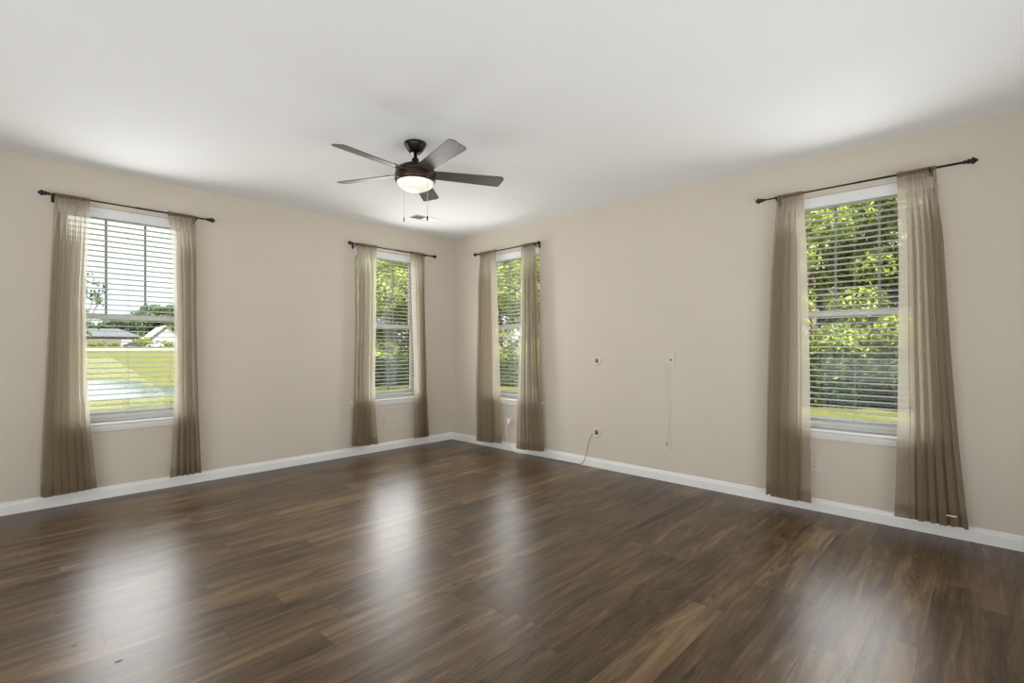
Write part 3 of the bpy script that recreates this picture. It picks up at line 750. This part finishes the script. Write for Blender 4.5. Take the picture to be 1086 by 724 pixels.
SH = [(12.75, -0.6, 'dark shaded shrub below the trees at the left of the right-wall window'),
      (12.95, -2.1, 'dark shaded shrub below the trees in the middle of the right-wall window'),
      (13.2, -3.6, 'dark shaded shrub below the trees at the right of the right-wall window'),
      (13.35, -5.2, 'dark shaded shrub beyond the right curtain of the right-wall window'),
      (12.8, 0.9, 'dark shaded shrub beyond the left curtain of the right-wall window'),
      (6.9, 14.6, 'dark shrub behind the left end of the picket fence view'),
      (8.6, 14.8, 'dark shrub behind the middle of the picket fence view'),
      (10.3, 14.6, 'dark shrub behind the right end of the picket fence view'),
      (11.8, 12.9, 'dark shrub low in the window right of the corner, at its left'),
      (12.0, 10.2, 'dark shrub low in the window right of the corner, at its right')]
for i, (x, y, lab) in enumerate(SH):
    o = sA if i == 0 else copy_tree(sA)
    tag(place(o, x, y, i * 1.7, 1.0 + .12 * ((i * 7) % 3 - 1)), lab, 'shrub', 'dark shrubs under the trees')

# picket fence beyond the window left of the corner
f0, f1, fy = 4.9, 9.9, 11.87
fr = tag(empty('picket_fence', (f0, fy, G)), 'black metal picket fence low in the window left of the corner', 'fence')
ln = f1 - f0
for z in (.16, 1.08, 1.25): MB().box(0, ln, -.014, .014, z, z + .03).build('rail', M['fence'], fr)
pk = MB().box(-.009, .009, -.009, .009, .04, 1.3).build('picket', M['fence'], fr)
npk = int(ln / .11)
for k in range(npk):
    p = pk if k == 0 else pk.copy()
    if k: C.objects.link(p); p.parent = fr
    p.location = (.05 + k * .11, 0, 0)
for k in range(4):
    p = MB().box(-.025, .025, -.025, .025, 0, 1.36, .004).build('post', M['fence'], fr); p.location = (k * ln / 3, 0, 0)

# distant row of houses across the pond
def px_world(px, py, Y):                                   # a direction of the view met with the plane y = Y
    dx = (px - 543) / 530.78; dz = -(py - 368.04) / 530.78
    d = Vector((math.cos(YAW), math.sin(YAW), 0)) + dx * RT + Vector((0, 0, dz))
    t = (Y - cam.location.y) / d.y
    return cam.location.x + d.x * t, cam.location.z + d.z * t
GZ = ground_z(0, SY)
def house(x0, x1, y0, y1, eave, ridge, wallm, roofm, label, gable_front=False, garage=None):
    r = tag(empty('house', ((x0 + x1) / 2, (y0 + y1) / 2, GZ)), label, 'house')
    a, b = (x1 - x0) / 2, (y1 - y0) / 2
    m = MB()
    if gable_front:
        m.add([(-a, -b, -.5), (a, -b, -.5), (a, -b, eave), (0, -b, ridge - .15), (-a, -b, eave), (-a, b, -.5), (a, b, -.5), (a, b, eave), (0, b, ridge - .15), (-a, b, eave)],
              [(0, 1, 2, 3, 4), (9, 8, 7, 6, 5), (0, 5, 6, 1), (1, 6, 7, 2), (2, 7, 8, 3), (3, 8, 9, 4), (4, 9, 5, 0)])
    else: m.box(-a, a, -b, b, -.5, eave)
    m.build('wall', wallm, r)
    e = .5; q = MB()
    if gable_front:
        for sgn in (-1, 1):
            x_o = sgn * (a + e); zo = eave - e * (ridge - eave) / a
            q.add([(0, -b - e, ridge), (x_o, -b - e, zo), (x_o, b + e, zo), (0, b + e, ridge), (0, -b - e, ridge - .2), (x_o, -b - e, zo - .2), (x_o, b + e, zo - .2), (0, b + e, ridge - .2)],
                  [(0, 1, 2, 3), (7, 6, 5, 4), (0, 4, 5, 1), (1, 5, 6, 2), (2, 6, 7, 3), (3, 7, 4, 0)])
    else:
        k = min(a * .5, b)
        q.add([(-a - e, -b - e, eave), (a + e, -b - e, eave), (a + e, b + e, eave), (-a - e, b + e, eave), (-a + k, 0, ridge), (a - k, 0, ridge)],
              [(0, 1, 5, 4), (1, 2, 5), (2, 3, 4, 5), (3, 0, 4), (3, 2, 1, 0)])
    q.build('roof', roofm, r)
    for k in range(2):
        xx = -a * .55 + k * a * .5
        fr_ = MB().box(xx - .6, xx + .6, -b - .06, -b, .9, 2.1).build('house_window', M['siding_white'], r)
        MB().box(xx - .5, xx + .5, -b - .08, -b - .05, 1.0, 2.0).build('house_window_pane', M['car_glass'], fr_)
    MB().box(a * .45, a * .45 + 2.6, -b - .05, -b, 0, 2.2).build('garage_door', M['siding_white'], r)
    return r
xa, _ = px_world(70, 360, SY); xb, _ = px_world(149, 360, SY)
house(xa, xb, SY, SY + 12, 3.1, 5.6, M['siding_pink'], M['roof_grey'], 'distant low house with a long grey roof, left part of the pond-view window', False)
xa, _ = px_world(160, 360, SY + 4); xb, _ = px_world(190, 360, SY + 4)
house(xa, xb, SY + 4, SY + 15, 3.3, 6.9, M['siding_white'], M['siding_white'], 'distant white gabled house at the right of the pond-view window', True)
def car(px, Y, mat, label):
    x, _ = px_world(px, 365, Y)
    r = tag(empty('car', (x, Y, ground_z(x, Y))), label, 'car', None)
    side = [(-2.2, .35), (-2.25, .75), (-2.0, .92), (-1.3, .98), (-.8, 1.45), (.9, 1.48), (1.6, 1.0), (2.2, .9), (2.25, .4)]
    n = len(side)
    MB().add([(x_, -.88, z_) for x_, z_ in side] + [(x_, .88, z_) for x_, z_ in side], [tuple(range(n)), tuple(range(2 * n - 1, n - 1, -1))] + [(k, n + k, n + (k + 1) % n, (k + 1) % n) for k in range(n)]).build('body', mat, r)
    for s_ in (-1, 1): MB().add([(-1.15, s_ * .89, 1.0), (-.75, s_ * .89, 1.38), (.85, s_ * .89, 1.40), (1.35, s_ * .89, 1.02), (-1.15, s_ * .87, 1.0), (-.75, s_ * .87, 1.38), (.85, s_ * .87, 1.40), (1.35, s_ * .87, 1.02)], [(0, 1, 2, 3), (7, 6, 5, 4), (0, 4, 5, 1), (1, 5, 6, 2), (2, 6, 7, 3), (3, 7, 4, 0)]).build('side_window', M['car_glass'], r)
    for x_ in (-1.4, 1.4):
        for s_ in (-.9, .7): MB().lathe([(.34, 0), (.34, .2)], (x_, s_, .34), (0, 1, 0), 16).build('wheel', M['tyre'], r)
    return r
car(140, SY - 3, M['car_dark'], 'distant dark car parked in front of the grey-roofed house')
car(164, SY - 2.5, M['car_white'], 'distant white car parked in front of the white gabled house')
fT = make_tree(9, 9.0, 3.4, 2600, .32, M['leaf_far'], low=.2)
FT = [(88, 214, .95, 'distant tree above the left end of the grey roof'), (101, 216, .85, 'distant tree above the left half of the grey roof'),
      (113, 216, .95, 'distant tree above the middle of the grey roof'), (124, 214, 1.1, 'distant tree above the right half of the grey roof'),
      (136, 216, 1.25, 'distant tree above the right end of the grey roof'), (147, 214, 1.1, 'distant tree between the two distant houses'),
      (156, 216, 1.5, 'tall distant tree just left of the white gabled house'), (166, 218, 1.75, 'tallest distant tree, behind the white gabled house'),
      (176, 218, 1.7, 'tall distant tree above the right side of the white gabled house'), (186, 216, 1.75, 'tall distant tree at the right edge of the pond-view window'),
      (196, 216, 1.5, 'distant tree seen through the right curtain of the pond-view window'), (76, 214, 1.1, 'distant tree seen through the left curtain of the pond-view window')]
for i, (px, Y, s_, lab) in enumerate(FT):
    o = fT if i == 0 else copy_tree(fT)
    x, _ = px_world(px, 350, Y); tag(place(o, x, Y, i * 1.3, s_), lab, 'tree', 'distant trees behind the houses')
fS = make_shrub(12, 1.7, 1.3, 900, .16, M['leaf'])
for i, (px, s_, lab) in enumerate([(97, .8, 'small distant shrub, leftmost in front of the grey-roofed house'), (105, 1.1, 'distant shrub, second from the left before the grey-roofed house'),
                                   (120, 1.0, 'distant shrub between the wall and dark car'), (152, 1.9, 'large distant shrub right of the dark car'),
                                   (172, 1.1, 'distant shrub right of the white car'), (180, 1.0, 'distant shrub at the right end of the street')]):
    o = fS if i == 0 else copy_tree(fS)
    x, _ = px_world(px, 365, SY - 2); tag(place(o, x, SY - 2.0, i * 2.1, s_), lab, 'shrub', 'distant shrubs by the houses')
# young tree on the near bank
yt = make_tree(21, 3.6, .55, 260, .06, M['leaf_far'], low=.55, trunk=.018)
tag(place(yt, -2.75, 11.0, .4), 'thin young tree with sparse leaves outside the pond-view window', 'tree')
